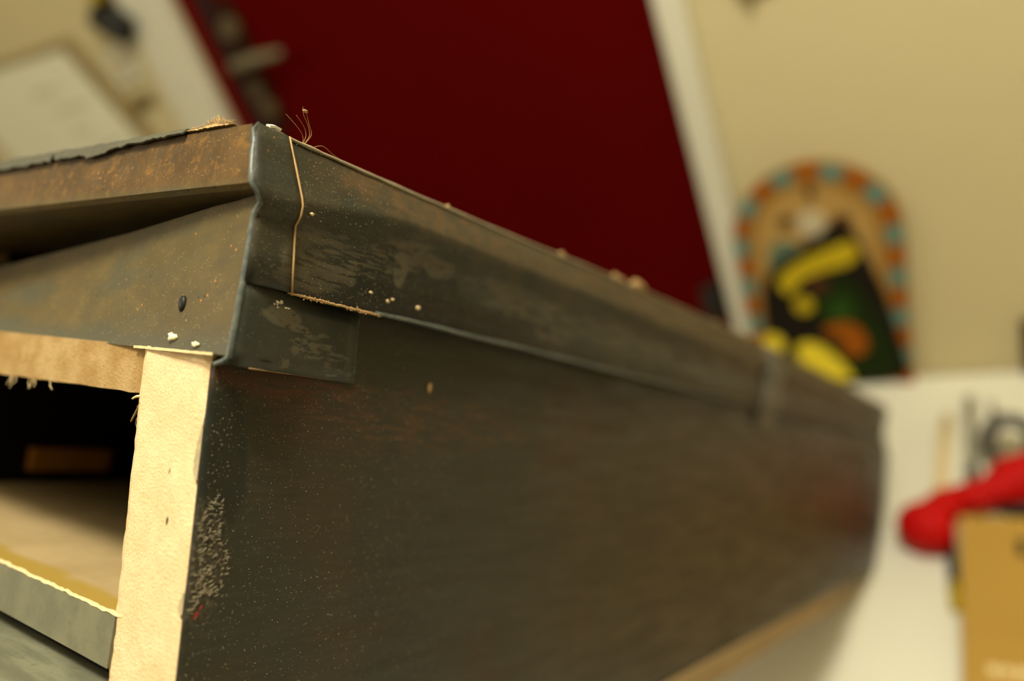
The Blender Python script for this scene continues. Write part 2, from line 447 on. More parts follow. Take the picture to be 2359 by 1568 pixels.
# right board: pale raw end, with worn, slightly ragged vertical edges
zs = [-.0592 - .1408 * i / 60 for i in range(61)]
rows = []
for z in zs:
    jl = .0005 * jit(z, 400, 1) + .0003 * jit(z, 1500, 2); jr = .0004 * jit(z, 260, 5)
    chip = .0022 * math.exp(-((z + .0835) / .006) ** 2) + .0012 * math.exp(-((z + .122) / .003) ** 2)
    rows.append([L(0.0006, y_raw(z) + jr + chip, z), L(0, y_raw(z) + .003 + jr + chip, z), L(0, (y_raw(z) + y_in(z)) / 2, z), L(0, y_in(z) - .003 + jl, z), L(.0012, y_in(z) + jl, z), L(u_far(z) - .004, y_in(z), z), L(u_far(z) - .004, y_raw(z), z)])
v, f = loft(rows, True); n = len(rows[0]); f += [tuple(range(n)), tuple(range(len(v) - n, len(v)))]
add('side_board', v, f, RAW, case)
# grey worn chips along the raw edge
for zc, hh, wd in ((-.0845, .0065, .0017), (-.1205, .0026, .0013)):
    pts = []
    for i in range(13):
        z = zc + hh * (1 - 2 * i / 12)
        w = wd * (i / 12) * math.sqrt(max(0, 1 - (i / 12) ** 2)) * 1.6 + .0004 * jit(z, 900, 3)
        pts.append((z, w))
    rows = [[L(.0001, y_raw(z) - .0003, z), L(-.0002, y_raw(z) + max(w, .0002), z)] for z, w in pts]
    v, f = loft(rows); add('worn_chip', v, f, CHIPM, case, solid=.0002)

# dark painted skin of the right side (thin, wraps to the raw edge)
zs = [-.020 - .180 * i / 30 for i in range(31)]
us = [0.0003] + [.97 * (i / 40) ** 1.6 for i in range(1, 41)]
rows = []
for u in us:
    r = []
    for z in zs:
        uu = min(u * (u_far(z) / .97) if u > .5 else u, u_far(z))
        if z > -.0585: uu = max(uu, .006)
        r.append(L(uu, y_raw(z) - .0007 - flare(uu, z), z))
    rows.append(r)
v, f = loft(rows)
o = add('painted_side', v, f, PAINT, case, smooth=True, solid=.0010)
# wood bead closing the far lower edge, bottom board, far end board, left board
box('bottom_board', L(.004, .02, -.1995), L(.905, .262, -.190), PLANK, case)
v, f = loft([[L(u_far(z) - .006, y_raw(z) - .0004 - flare(.97, z), z), L(u_far(z) - .006, WID, z), L(u_far(z), WID, z), L(u_far(z), y_raw(z) - .0004 - flare(.97, z), z)] for z in (-.1995, -.16, -.12, -.06, -.040, -.030)], True)
f += [(0, 1, 2, 3), (20, 21, 22, 23)]
add('far_end_board', v, f, PAINT, case)
lb = box('side_board', L(0, .2485, -.1995), L(.92, .2785, -.02), RAW, case)
box('painted_side', L(.0003, .2785, -.1995), L(.92, .281, -.02), PAINT, case)
box('lid_board', L(.0015, .002, -.013), L(.955, .279, -.0006), TINS, case)
# upper rail over the opening
rows = []
for i in range(41):
    y = .0352 + (.2485 - .0352) * i / 40
    zb_ = -.0722 - .0018 * min(1, i / 22) + .0004 * jit(y, 500, 9)
    yy = y if i else y_in(-.066) - .0008
    rows.append([L(.0016, yy, -.0592), L(.0016, yy, -.066), L(.0018, yy, zb_), L(.012, yy, zb_), L(.012, yy, -.0592)])
v, f = loft(rows, True); n = 5; f += [tuple(range(n)), tuple(range(len(v) - n, len(v)))]
add('upper_rail', v, f, RAWT, case)
# inner floor, its grey front edge and the ledge below
box('inner_floor', L(.0008, .028, -.143), L(.90, .248, -.1297), INFL, case)
box('floor_front_edge', L(-.0004, .026, -.1432), L(.0008, .248, -.1301), GREYE, case)
v, f = tubev([L(.0002 + .0003 * jit(y, 300, 4), y, -.1298 + .0005 * jit(y, 420, 6)) for y in [.024 + .0016 * i for i in range(141)]],
             [.00045 + .00035 * abs(jit(i, .9, 2)) for i in range(141)], 5)
add('torn_paper_edge', v, f, FLUFF, case)
box('gap_shade_sheet', L(.006, .026, -.150), L(.012, .248, -.1425), INK, case)  # black sheet standing for the shade inside the gap
box('lower_ledge', L(-.055, .0272, -.166), L(.03, .248, -.1482), GREYG, case, .0008)
# black panels added to keep the inside dark, and a wood strip on the left inner wall
box('inner_dark_panel', L(.05, .2465, -.1297), L(.90, .2485, -.02), INK, case)
box('inner_dark_panel', L(.55, .03, -.1297), L(.56, .2465, -.02), INK, case)
box('inner_dark_panel', L(.013, .03, -.060), L(.55, .2465, -.056), INK, case)
box('inner_dark_panel', L(.02, .030, -.1296), L(.55, .036, -.06), INK, case)
box('inner_strip', L(.0735, .2415, -.1236), L(.1136, .2465, -.1122), STRIPW, case, .0006)

# end fascia of the lid: upper band, undercut, leaning lower fascia
ys = [0, .004, .009] + [.015 + .01 * i for i in range(27)]
def f_in(y):                                   # inner corner of the undercut
    return .0004 + .115 * min(y, .22), -.0188 - .088 * min(y, .0665) - .065 * max(0, y - .0665)
def f_low(y, z):                               # surface of the lower fascia
    ui, zi = f_in(y); k = max(0, min(1, (zi - z) / (zi + .0597)))
    return ui + (.55 * ui - .0022 - ui) * k
def fu(z):                                     # end face at the corner line
    for (za, a), (zc, b) in zip(((.0004, .0005), (-.0004, -.0012), (-.008, -.0022), (-.0155, -.0036), (-.0170, -.0038), (-.0182, -.0024), (-.0195, .0)), ((-.0004, -.0012), (-.008, -.0022), (-.0155, -.0036), (-.0170, -.0038), (-.0182, -.0024), (-.0195, .0), (-.0597, -.0022))):
        if z >= zc: return a + (b - a) * max(0, za - z) / (za - zc)
    return -.0022
def frow(y):
    t = min(1, y / .145); fl = sst(.05, 0, y)
    r = []
    for z, u in ((.0004, .0005), (-.0004, -.0012), (-.008, -.0022), (-.0155 - .001 * t, -.0036), (-.0170 - .001 * t, -.0038), (-.0182 - .001 * t, -.0024)):
        r.append((z, u))
    ui, zi = f_in(y)
    dp = .26 * min(y, .14)
    r += [(-.0184 - .001 * t, ui + dp), (zi - .004 * t, ui + dp), (zi - .0001, ui + .0006), (zi - .0002, ui), (zi - .0012, ui - .0002)]
    for k in (.25, .5, .75, 1):
        r.append((zi + (-.0597 - zi) * k, f_low(y, zi + (-.0597 - zi) * k)))
    r.append((-.0600, f_low(y, -.0597) + .002)); r.append((-.0600, .012 + f_in(y)[0]))
    return r
rows = []
for i, y in enumerate(ys):
    rows.append([L(u, (y if i > 2 else -prof(z) * (1 - i / 3) + y), z) for z, u in frow(y)])
v, f = loft(rows)
o = add('end_fascia', v, f, TINE, case, smooth=True)
m = o.modifiers.new('e', 'EDGE_SPLIT'); m.split_angle = math.radians(35)
# ragged dark paper strip folded over the top edge
rows = []
for i in range(150):
    y = .0275 + (WID - .0275) * i / 149
    hgt = .0016 + .0022 * sst(.02, .10, y) + .0007 * jit(y, 170, 3) + .0004 * jit(y, 600, 8)
    hgt *= .35 if abs(y - .0985) < .0012 else 1
    if abs(y - .072) < .006: hgt += .0012
    zt = .0007 + .0003 * jit(y, 240, 2)
    rows.append([L(.004, y, zt + .0003), L(-.0016, y, zt), L(-.0030, y, zt - hgt)])
v, f = loft(rows); add('edge_paper', v, f, EDGEP, case, solid=.0005)
# torn pale strip next to the corner
rows = []
for i in range(40):
    y = .0075 + .0205 * i / 39
    rows.append([L(.003, y, .0003), L(-.0015, y, .0003 + .0005 * abs(jit(y, 1500, 3)) + .0006 * math.exp(-((y - .0165) / .003) ** 2)), L(-.0018, y, .0001 - .0003 * jit(y, 900, 1))])
v, f = loft(rows); add('torn_edge', v, f, TANF, case, solid=.0002)

# lid covering along the right side
us = [0] + [.004, .008, .013, .02, .03, .04, .055] + [.075 + .895 * i / 36 for i in range(37)]
rows = []
for u in us:
    k = sst(0, .06, u)
    zr = -.0181 + (.0065 * k)
    zt = .0042 * math.sin(math.pi * min(1, u / .92)) * sst(.02, .2, u)
    far = .0012 * jit(u, 30, 3)
    pr = [(zt, 0), (zt * .5 + zr * .45, .003), (zr + .0018, .0062 - .0008 * k), (zr, .0069 - .0008 * k), (zr - .0024, .0064 - .0012 * k), (zr - .0050, .0042 - .001 * k), (-.030, .0047 - .0014 * k), (-.0402, .0052 - .0018 * k), (-.0409, .0046 - .0018 * k), (-.0410, -.0035)]
    r = []
    for z, out in pr:
        uu = min(u, u_end(z)) if u < .96 else u_end(z)
        r.append(L(uu, -out + far * .3, z))
    rows.append(r)
v, f = loft(rows); o = add('side_covering', v, f, TINS, case, smooth=True)
m = o.modifiers.new('e', 'EDGE_SPLIT'); m.split_angle = math.radians(50)
# same on the hidden left side and far end
rows = [[L(u, WID + q, z) for z, q in ((0, -.002), (-.009, .003), (-.0165, .006), (-.022, .004), (-.0405, .005), (-.041, -.001))] for u in (0, .3, .6, .95)]
v, f = loft(rows); add('side_covering', v, f, TINS, case, smooth=True)

# corner wrap over the side, seam, and the tab below
def useam(z): return .0101 + .0020 * min(1, -z / .018) + .0016 * max(0, min(1, (-z - .018) / .024))
zs = [.0002, -.004, -.0077, -.012, -.0165, -.0185, -.0209, -.0236, -.027, -.033, -.0412]
rows = []
for k in range(6):
    t = k / 5; r = []
    for z in zs:
        r.append(L(useam(z) * t + (1 - t) * fu(z), -prof(z) - .0007, z))
    rows.append(r)
v, f = loft(rows); add('corner_wrap', v, f, TINS, case, smooth=True, solid=.0006)
rows = []
for k in range(13):
    t = k / 12; u = .0475 * t; r = []
    for j in range(6):
        z = -.0412 - .0208 * j / 5 - .0003 * t
        yp = y_raw(z) - .0017
        yy = -prof(z) + (yp + prof(z)) * sst(0, .8, t)
        r.append(L(u + fu(z) * max(0, 1 - 4 * t) + .0006 * jit(z, 500, 2) * t, yy - .0004, z + .00012 * jit(u, 600, 7)))
    rows.append(r)
v, f = loft(rows); add('corner_tab', v, f, TAB, case, smooth=True, solid=.0008)
def tabp(u, z):
    t = u / .0475; yp = y_raw(z) - .0017
    return L(u, -prof(z) + (yp + prof(z)) * sst(0, .8, t) - .0006, z)
tube('tab_highlight', [tabp(.0478, -.0418 - .0204 * i / 12) for i in range(13)], [.0002 + .0002 * abs(jit(i, .9, 3)) for i in range(13)], BEAD, case, 6)  # pale bead drawing the highlight on the tab's right edge
tube('tab_highlight', [tabp(.004 + .0438 * i / 20, -.0621) for i in range(21)], [.00012 + .0001 * abs(jit(i, .9, 5)) for i in range(21)], TANF, case, 5)  # thinner bead drawing the lit lower edge
# worn blue-grey corner ridge with its curled lower tip
path = [L(fu(z) + .0002, -prof(z) - .0002, z) for z in (.0004, -.002, -.005, -.0077, -.012, -.0165, -.0185, -.0209, -.0236, -.027, -.033, -.0423, -.050, -.056, -.0600)] + [L(-.0022, -.0050, -.0612), L(-.0026, -.0030, -.0619), L(-.0028, -.0018, -.0620)]
tube('corner_ridge', path, [.0005, .0006, .0007, .0008, .0008, .0008, .0008, .0008, .0008, .0008, .0008, .0008, .0008, .0008, .0008, .0008, .0006, .0004], BEAD, case, 10)
path = [L(useam(z), -prof(z) - .0010, z) for z in zs]
tube('seam_edge', path, [.00028] * 2 + [.00034] * 9, TANF, case, 6)
path = []
for i in range(60):
    u = .0135 + .0345 * i / 59; path.append(L(u, -.0052 + .0014 * i / 59, -.0412 + .0002 * jit(u, 900, 2)))
tube('seam_edge', path, [.0003 + .0003 * abs(jit(i, .7, 4)) for i in range(60)], TANF, case, 5)
path = []; rad = []
for i in range(70):
    u = .048 + .90 * (i / 69) ** 1.4; path.append(L(u, -.0036, -.0405 + .0003 * jit(u, 60, 2))); rad.append(.0005 + .0005 * abs(jit(u, 120, 4)))
tube('lower_lip', path, rad, BEAD, case, 6)
path = [L(u, -.0003, .0042 * math.sin(math.pi * min(1, u / .92)) * sst(.02, .2, u) + .0002 * jit(u, 300, 3)) for u in [.003 + .95 * (i / 80) ** 1.5 for i in range(81)]]
tube('top_edge', path, [.0004 + .0004 * abs(jit(i, .8, 7)) for i in range(81)], GREYF, case, 6)
# far corner tab of the same sheet
def cov(z): return 0. if z > 0 else (.0030 * -z / .006 if z > -.006 else (.0054 if z > -.0145 else .0036))
rows = [[L(u, -cov(z) - .0011, z) for z in (.003, -.002, -.006, -.0115, -.014, -.019, -.030, -.0405)] + [L(u, y_raw(-.045) - .002 - flare(u, -.045), -.0445), L(u, y_raw(-.058) - .002 - flare(u, -.058), -.058)] for u in (.438, .462, .486)]
v, f = loft(rows); add('joint_strip', v, f, JOINT, case, smooth=True, solid=.0006)

# rivet, paint drops, crumbs
def ball(name, c, r, mat, sx=(1, 1, 1), rough=0., seg=10):
    v = []; 
    for i in range(1, 6):
        for j in range(seg):
            a = math.pi * i / 6; b = 2 * math.pi * j / seg
            p = Vector((math.cos(a), math.sin(a) * math.cos(b), math.sin(a) * math.sin(b)))
            k = r * (1 + rough * mnoise.noise(p * 2.3 + Vector(c) * 900))
            v.append((c[0] + p.x * k * sx[0], c[1] + p.y * k * sx[1], c[2] + p.z * k * sx[2]))
    f = [(i * seg + j, i * seg + (j + 1) % seg, (i + 1) * seg + (j + 1) % seg, (i + 1) * seg + j) for i in range(4) for j in range(seg)]
    f += [tuple(range(seg)), tuple(range(4 * seg, 5 * seg))]
    return add(name, v, f, mat, case, smooth=True)
ball('rivet', L(f_low(.0195, -.0472) - .0002, .0195, -.0472), .0019, BLACK, (.5, .75, 1.2))
ball('paint_drop', L(f_low(.0205, -.0563) - .0002, .0205, -.0563), .0017, CHALK, (.5, 1.1, .75), .7)
ball('paint_drop', L(f_low(.0085, -.0577) - .0002, .0085, -.0577), .0012, CHALK, (.4, 1.3, .55), .7)
rows = [[L(f_low(y, -.0597) - .0004, y, -.0594 - .00012 * jit(y, 800, 2)), L(f_low(y, -.0597) - .0004, y, -.0601 + .00012 * jit(y, 500, 5))] for y in [-.0005 + .0012 * i for i in range(34)]]
v, f = loft(rows); add('fascia_highlight', v, f, FLUFF, case, solid=.0003)  # pale strip painting the highlight along the fascia's bottom edge

# loose fibres (each a thin bent strand)
def fibre(pts, r, mat, name='fibre'):
    P = [Vector(p) for p in pts]; Q = []
    for i in range(len(P) - 1):
        p0 = P[max(i - 1, 0)]; p1 = P[i]; p2 = P[i + 1]; p3 = P[min(i + 2, len(P) - 1)]
        for k in range(5):
            t = k / 5
            Q.append(.5 * ((2 * p1) + (p2 - p0) * t + (2 * p0 - 5 * p1 + 4 * p2 - p3) * t * t + (3 * p1 - p0 - 3 * p2 + p3) * t ** 3))
    Q.append(P[-1])
    return tube(name, Q, [r * (1 - .5 * i / len(Q)) for i in range(len(Q))], mat, case, 5)
hb = (.0158, .0005, .0004)
for pts in ([(0, 0, 0), (-.0005, 0, .0022), (-.003, 0, .0040), (-.0062, .001, .0062)],
            [(0, 0, 0), (.0006, 0, .0025), (-.0004, 0, .0046), (-.0036, 0, .0068)],
            [(.0003, 0, 0), (.0018, 0, .0030), (.0008, 0, .0055), (-.0012, 0, .0078), (-.0018, 0, .0098)],
            [(.0005, 0, 0), (.0024, 0, .0034), (.0012, 0, .0058), (-.0004, 0, .0086)],
            [(.004, 0, .0006), (.007, 0, .0018), (.011, 0, .0008), (.0145, 0, .0002)]):
    fibre([L(hb[0] + a, hb[1] + b, hb[2] + c) for a, b, c in pts], .00008, TANF)
ball('fibre_tip', L(.0150, .0005, .0094), .0007, TANF, (1.2, .6, .7), .6)
rows = [[L(.0052, .0030, .0019), L(.0052, .0012, .0014)], [L(.0070, .0030, .0025), L(.0070, .0012, .0019)], [L(.0088, .0028, .0022), L(.0088, .0012, .0018)]]
v, f = loft(rows); add('bright_chip', v, f, METAL, case, solid=.0007)
for i in range(70):
    y = .0080 + random.random() * .018; h_ = .0006 + .0019 * math.exp(-((y - .0155) / .004) ** 2)
    fibre([L(-.001, y, .0006), L(-.0014, y + random.uniform(-.0008, .0008), .0006 + h_ * .6), L(-.0012, y + random.uniform(-.0016, .0016), .0006 + h_ * random.uniform(.8, 1.3))], .00010, TANF)
for u, h_ in ((.079, .0016), (.082, .001), (.118, .001), (.155, .0022), (.158, .0014), (.205, .003), (.209, .0026), (.213, .002), (.228, .0044), (.232, .0046), (.236, .003), (.345, .002), (.40, .003)):
    zt = .0042 * math.sin(math.pi * min(1, u / .92)) * sst(.02, .2, u)
    ball('crumb', L(u, .0004, zt + h_ * .4), h_ * .55, TANF, (1.4, .8, .9), .8, 8)
for px, pz, ln in ((.112, -.0735, .004), (.113, -.0735, .003), (.098, -.0733, .0034), (.0995, -.0733, .003), (.1125, -.0733, .002), (.0855, -.073, .0026), (.0965, -.0733, .0026), (.087, -.073, .0018), (.110, -.0735, .0026), (.097, -.0733, .0022)):
    fibre([L(.002, px, pz + .0005), L(.0022, px + random.uniform(-.001, .001), pz - ln * .5), L(.002, px + random.uniform(-.002, .002), pz - ln)], .00017, FLUFF)
for i in range(14):
    a = random.uniform(0, 1)
    fibre([L(.0016, .0335, -.0735 - .006 * a), L(.0026, .0345 + .002 * random.random(), -.0740 - .006 * a - .001), L(.003, .0352 + .0035 * random.random(), -.0748 - .0062 * a - .002 * random.random())], .00014, GREYF)
fibre([L(.001, .0330, -.0745), L(.002, .0355, -.0765), L(.003, .0395, -.0805)], .00042, TANF)
fibre([L(.001, .0330, -.0730), L(.001, .0352, -.0733), L(.001, .0372, -.0741)], .0005, FLUFF)

# fluffy torn patch beside the raw edge, and dust: too small to count
parts = []; rparts = []
def strand(c, dirv, ln, r):
    c = Vector(c); d_ = Vector(dirv).normalized() * ln
    return tubev([c - d_ * .5, c + Vector((0, -.0002, 0)), c + d_ * .5], [r * .5, r, r * .3], 4)
for i in range(330):
    a = random.random() * 2 * math.pi; q = math.sqrt(random.random()) if i % 3 else 1 - .15 * random.random()
    wob = .8 + .45 * mnoise.noise(Vector((math.cos(a) * 1.3, math.sin(a) * 1.3, 4.)))
    u = .0030 + .0078 * wob * q * math.cos(a); z = -.1105 + .0165 * wob * q * math.sin(a)
    if u < .0006: continue
    y = y_raw(z) - .0014
    g = random.gauss(.55, .5)
    parts.append(strand(L(u, y, z), (math.cos(g), random.uniform(-.3, .1), math.sin(g)), random.uniform(.0004, .0017), random.uniform(.00005, .00014)))
v, f = merge(parts); o = add('torn_fibres', v, f, GREYF, case); o['kind'] = 'stuff'
for i in range(5):
    u = .0022 + .002 * random.random(); z = -.1245 + .004 * random.random()
    rparts.append(strand(L(u, y_raw(z) - .0016, z), (1, 0, 1.2), .0013, .00012))
v, f = merge(rparts); o = add('torn_fibres', v, f, REDFL, case); o['kind'] = 'stuff'
parts = []
def flake(c, r, nrm):
    c = Vector(c); nrm = Vector(nrm); a = nrm.orthogonal().normalized(); b = nrm.cross(a)
    t = random.random() * 6.28; e1 = (a * math.cos(t) + b * math.sin(t)) * r; e2 = (b * math.cos(t) - a * math.sin(t)) * r * random.uniform(.4, 1)
    v = [c + e1, c + e2, c - e1, c - e2, c + nrm * r * .8]
    return v, [(0, 1, 4), (1, 2, 4), (2, 3, 4), (3, 0, 4), (0, 3, 2, 1)]
for i in range(1500):
    z = -.062 - .09 * random.random() ** 1.1; u = .002 + .10 * random.random() ** 1.5
    if u < .049 and z > -.0625: continue
    parts.append(flake(L(u, y_raw(z) - .0013 - flare(u, z), z), random.choice((.00007, .00009, .00011, .00016)), (0, -1, 0)))
for i in range(280):
    u = .0005 + .0095 * random.random(); z = -.0005 - .040 * random.random()
    parts.append(flake(L(u, -prof(z) - .0010, z), random.choice((.00006, .00007, .0001)), (0, -1, 0)))
for i in range(900):
    z = -.0003 - .040 * random.random(); u = .0125 + .07 * random.random() ** 1.4
    k = sst(0, .06, u); zr = -.0181 + .0065 * k
    out = .0066 - .001 * k if z > zr - .004 else .0046 - .0010 * k
    if z > zr: out *= min(1, .05 + z / zr)
    parts.append(flake(L(u, -out - .0002, z), random.choice((.00007, .0001, .00014)), (0, -1, 0)))
for i in range(500):
    y = .002 + .12 * random.random(); z = -.001 - .0145 * random.random() if i % 3 == 0 else -.036 - .022 * random.random()
    u = -.0010 - .0026 * (-z / .0165) if z > -.02 else f_low(y, z) + .0002
    parts.append(flake(L(u - .0004, y, z), random.choice((.00008, .00012, .00016)), (-1, 0, 0)))
v, f = merge(parts); o = add('dust', v, f, DUSTM, case); o['kind'] = 'stuff'
# crumbs of glue along the lower seam and single larger flecks
parts = []
for i in range(150):
    u = random.choice((.014 + .036 * random.random(), .021 + .008 * random.random()))
    parts.append(flake(L(u, -.0057 + .033 * u, -.0413 + random.gauss(0, .0003)), random.uniform(.00012, .0004), (0, -1, 0)))
v, f = merge(parts); o = add('glue_crumbs', v, f, TANF, case); o['kind'] = 'stuff'
for u, y, z, r in ((.0165, -.0066, -.0193, .0006), (.0515, -.0046, -.0365, .0006), (.0655, -.0046, -.036, .0008), (.0535, -.0046, -.0355, .0005), (.044, -.0046, -.0352, .0005)):
    ball('crumb', L(u, y, z), r, FLUFF, (1.2, .6, .8), .7, 8)
ball('pale_chip', L(.084, y_raw(-.0605) - .0019, -.0605), .0011, TANF, (.7, .4, 1.7), .2, 8)
for i in range(9):
    ball('crumb', L(.009 + .006 * random.random(), -.0062, -.0435 - .0022 * random.random()), random.uniform(.0003, .0006), GREYF, (1.2, .5, .7), .8, 6)

# ------------------------------------------------------------------ what carries the case
pl = empty('support_plank', mw=MW)
tag(pl, 'sloping tan plank lying under the dark wooden case', 'plank')
add('board', boxv((.02, -.0105, -.0164), (.773, .283, -.0002)), BOXF, PLANK, pl, bevel=.001)
st = empty('prop_stand', (MW @ Vector((.19, .137, -.0465))).xy.to_3d() + Vector((0, 0, TZ)))
tag(st, 'wooden prop stand under the raised end of the sloping plank', 'stand')
bm_ = add('top_beam', [MW @ Vector(p) - st.location for p in boxv((.16, .0, -.0465), (.22, .274, -.0165))], BOXF, PLANK, st)
for (u, y, dx, dy) in ((.165, .02, .0, -.06), (.215, .02, 0, .05), (.165, .25, 0, -.06), (.215, .25, 0, .05)):
    p = MW @ Vector((u, y, -.0460)) - st.location
    w = .016
    a = [(p.x - w, p.y - w), (p.x + w, p.y - w), (p.x + w, p.y + w), (p.x - w, p.y + w)]
    vv = [(q[0] + dx, q[1] + dy, 0) for q in a] + [(q[0], q[1], p.z + .004) for q in a]
    add('leg', vv, [(0, 1, 2, 3), (4, 5, 6, 7), (0, 1, 5, 4), (1, 2, 6, 5), (2, 3, 7, 6), (3, 0, 4, 7)], PLANK, st)

# ------------------------------------------------------------------ arched painted panel standing on the table against the wall
AX, AY = -.2330, 1.1867 - .023
ar = empty('arched_panel', (AX * K, AY * K, TZ)); tag(ar, 'arched painted panel with orange and blue bordered edge leaning on the cream wall', 'wall panel')
ar.rotation_euler = (0, math.radians(3.3), 0); ar.location.z += .118 * K * math.sin(math.radians(3.3))
def ap(pts): return [((x - AX) * K, z * K) for x, z in pts]
def fig(pts):                                  # figure pieces are measured upright: turn them into the tilted panel
    c_, s_ = math.cos(math.radians(3.3)), math.sin(math.radians(3.3)); q = []
    for x, z in pts:
        x = x * .982; z = .0142 + .982 * z; dx = x - AX; dz = z - .118 * s_
        q.append((AX + dx * c_ - dz * s_, dx * s_ + dz * c_))
    return q
R_, ZS = .1225, .2655
def archpts(r, zb=0., n=28):
    return [(AX - r, zb)] + [(AX - r * math.cos(math.pi * i / n), ZS + r * math.sin(math.pi * i / n)) for i in range(n + 1)] + [(AX + r, zb)]
v, f = prism(ap(archpts(R_, .0005)), 0, .016); add('board', v, f, OCH, ar, bevel=.001)
v, f = prism(ap(archpts(R_ - .038, .001)), -.0015, .002); add('inner_ground', v, f, CREAM, ar)
# alternating border tiles
per = []
ra = R_ - .013
for i in range(240):
    s = i / 239
    tot = 2 * ZS + math.pi * ra; d_ = s * tot
    if d_ < ZS: per.append((AX - ra, d_, 0, math.pi))
    elif d_ < ZS + math.pi * ra:
        a = math.pi - (d_ - ZS) / ra; per.append((AX + ra * math.cos(a), ZS + ra * math.sin(a), 0, a))
    else: per.append((AX + ra, 2 * ZS + math.pi * ra - d_, 0, 0))
tot = 2 * ZS + math.pi * ra
nt = 25; step = tot / nt
for i in range(nt):
    blue = i % 2 == 1
    d0 = i * step + (.003 if blue else .001); d1 = (i + 1) * step - (.003 if blue else .001)
    def at(d_, r_):
        if d_ < ZS: return (AX - r_, d_)
        if d_ < ZS + math.pi * ra:
            a = math.pi - (d_ - ZS) / ra; return (AX + r_ * math.cos(a), ZS + r_ * math.sin(a))
        return (AX + r_, tot - d_)
    r0, r1 = (R_ - .024, R_ - .001) if blue else (R_ - .022, R_ - .001)
    pts = [at(d0 + (d1 - d0) * k / 4, r1) for k in range(5)] + [at(d0 + (d1 - d0) * k / 4, r0) for k in range(4, -1, -1)]
    pts = [(x, max(z, .001)) for x, z in pts]
    v, f = prism(ap(pts), -.003, .002); add('border_tile', v, f, BLU if blue else ORA, ar)
def pat(name, pts, m, y, it=2):
    v, f = prism(ap([(x, max(z, .001)) for x, z in fig(smoothpoly(pts, it) if it else pts)]), -y, .002); add(name, v, f, m, ar)
def ell(c, rx, rz, n=16): return [(c[0] + rx * math.cos(2 * math.pi * i / n), c[1] + rz * math.sin(2 * math.pi * i / n)) for i in range(n)]
pat('teal_patch', [(-.300, .215), (-.292, .265), (-.262, .272), (-.235, .245), (-.262, .215), (-.30, .19)], TEAL, .0025)
pat('dark_figure', [(-.245, .252), (-.2100, .282), (-.170, .290), (-.150, .225), (-.132, .14), (-.118, .03), (-.118, -.01), (-.335, -.01), (-.326, .10), (-.318, .195), (-.285, .235)], NEARB, .004)
pat('green_field', [(-.238, .19), (-.185, .20), (-.160, .15), (-.135, .06), (-.13, .0), (-.24, .0), (-.215, .06), (-.245, .13)], DKG, .005)
pat('leaf_green_patch', [(-.222, .150), (-.190, .165), (-.178, .125), (-.205, .108), (-.225, .125)], MIDG, .006)
pat('maroon_patch', ell((-.228, .185), .016, .016), MARO, .006, 0)
pat('maroon_spot', ell((-.258, .302), .010, .008), MARO, .006, 0)
pat('maroon_spot', ell((-.178, .289), .014, .008), MARO, .006, 0)
pat('maroon_spot', ell((-.215, .342), .006, .011), MARO, .006, 0)
pat('pale_disc', ell((-.221, .292), .0215, .0215), PALE, .007, 0)
pat('yellow_band', [(-.292, .200), (-.278, .172), (-.264, .180), (-.254, .199), (-.215, .210), (-.172, .214), (-.158, .238), (-.172, .256), (-.20, .248), (-.245, .234), (-.276, .216)], YEL, .007)
pat('yellow_spot', ell((-.2560, .152), .015, .015), YEL, .007, 0)
pat('yellow_spot', ell((-.3180, .082), .018, .020), YEL2, .007, 0)
pat('yellow_spot', smoothpoly([(-.288, .075), (-.258, .083), (-.232, .065), (-.205, .018), (-.20, .002), (-.225, .002), (-.272, .025)], 2), YEL2, .007, 0)
pat('orange_patch', [(-.228, .110), (-.195, .115), (-.172, .095), (-.170, .055), (-.198, .045), (-.215, .062), (-.200, .080), (-.238, .096)], ORA, .007)

# ------------------------------------------------------------------ things on the table
def TP(x, y): return (x * K, y * K)
cb = empty('flat_carton', (.09 * K, .655 * K, TZ)); tag(cb, 'flat brown cardboard carton lying at the front of the white table', 'carton')
def cbx(n, a, b, m, bevel=0.):
    return box(n, ((a[0] - .09) * K, (a[1] - .655) * K, a[2]), ((b[0] - .09) * K, (b[1] - .655) * K, b[2]), m, cb, bevel)
v, f = merge([(boxv(((-.052 - .09) * K, (.49 - .655) * K, 0), ((.24 - .09) * K, (.8148 - .655) * K, .0386)), BOXF)])
add('carton_body', v, f, CARD, cb, bevel=.0015)
cbx('top_flap', (-.0505, .492, .0386), (.239, .6505, .0394), CARD); cbx('top_flap', (-.0505, .6515, .0386), (.239, .813, .0394), CARD)
x = .0045
for w, y0, y1 in ((.009, .752, .778), (.006, .748, .757), (.012, .756, .781)):
    cbx('printed_mark', (x, y0, .0394), (x + w, y1, .0397), BLACK); x += w + .004
x = -.030
for w in (.010, .007, .012, .006, .010, .009, .011, .008, .01):
    cbx('pale_lettering', (x, .5905, .0394), (x + w, .6015, .0397), WOODP); x += w + .003

rt = empty('red_gripper', RP(-.02, .86)); tag(rt, 'red handled hand tool with a dark steel ring head behind the carton', 'hand tool')
def rp(x, y, z): return ((x + .02) * K, (y - .86) * K, z * K)
tube('grip', [rp(-.056, .858, .030), rp(-.060, .853, .030), rp(-.036, .859, .030), rp(-.015, .872, .031), rp(.004, .886, .033), rp(.034, .893, .034), rp(.075, .893, .034), rp(.08, .893, .034)],
     [.006, .017, .019, .019, .030, .033, .033, .015], TOOLR, rt, 16)
tube('rounded_nose', [rp(-.119, .813, .031), rp(-.115, .812, .031), rp(-.107, .809, .031), rp(-.092, .805, .031), rp(-.076, .803, .031), rp(-.063, .803, .031), rp(-.057, .804, .031)],
     [.008, .016, .025, .031, .031, .028, .012], TOOLR, rt, 18)
tube('nose_link', [rp(-.085, .815, .031), rp(-.066, .845, .030), rp(-.045, .856, .030)], [.022, .020, .018], TOOLR, rt, 14)
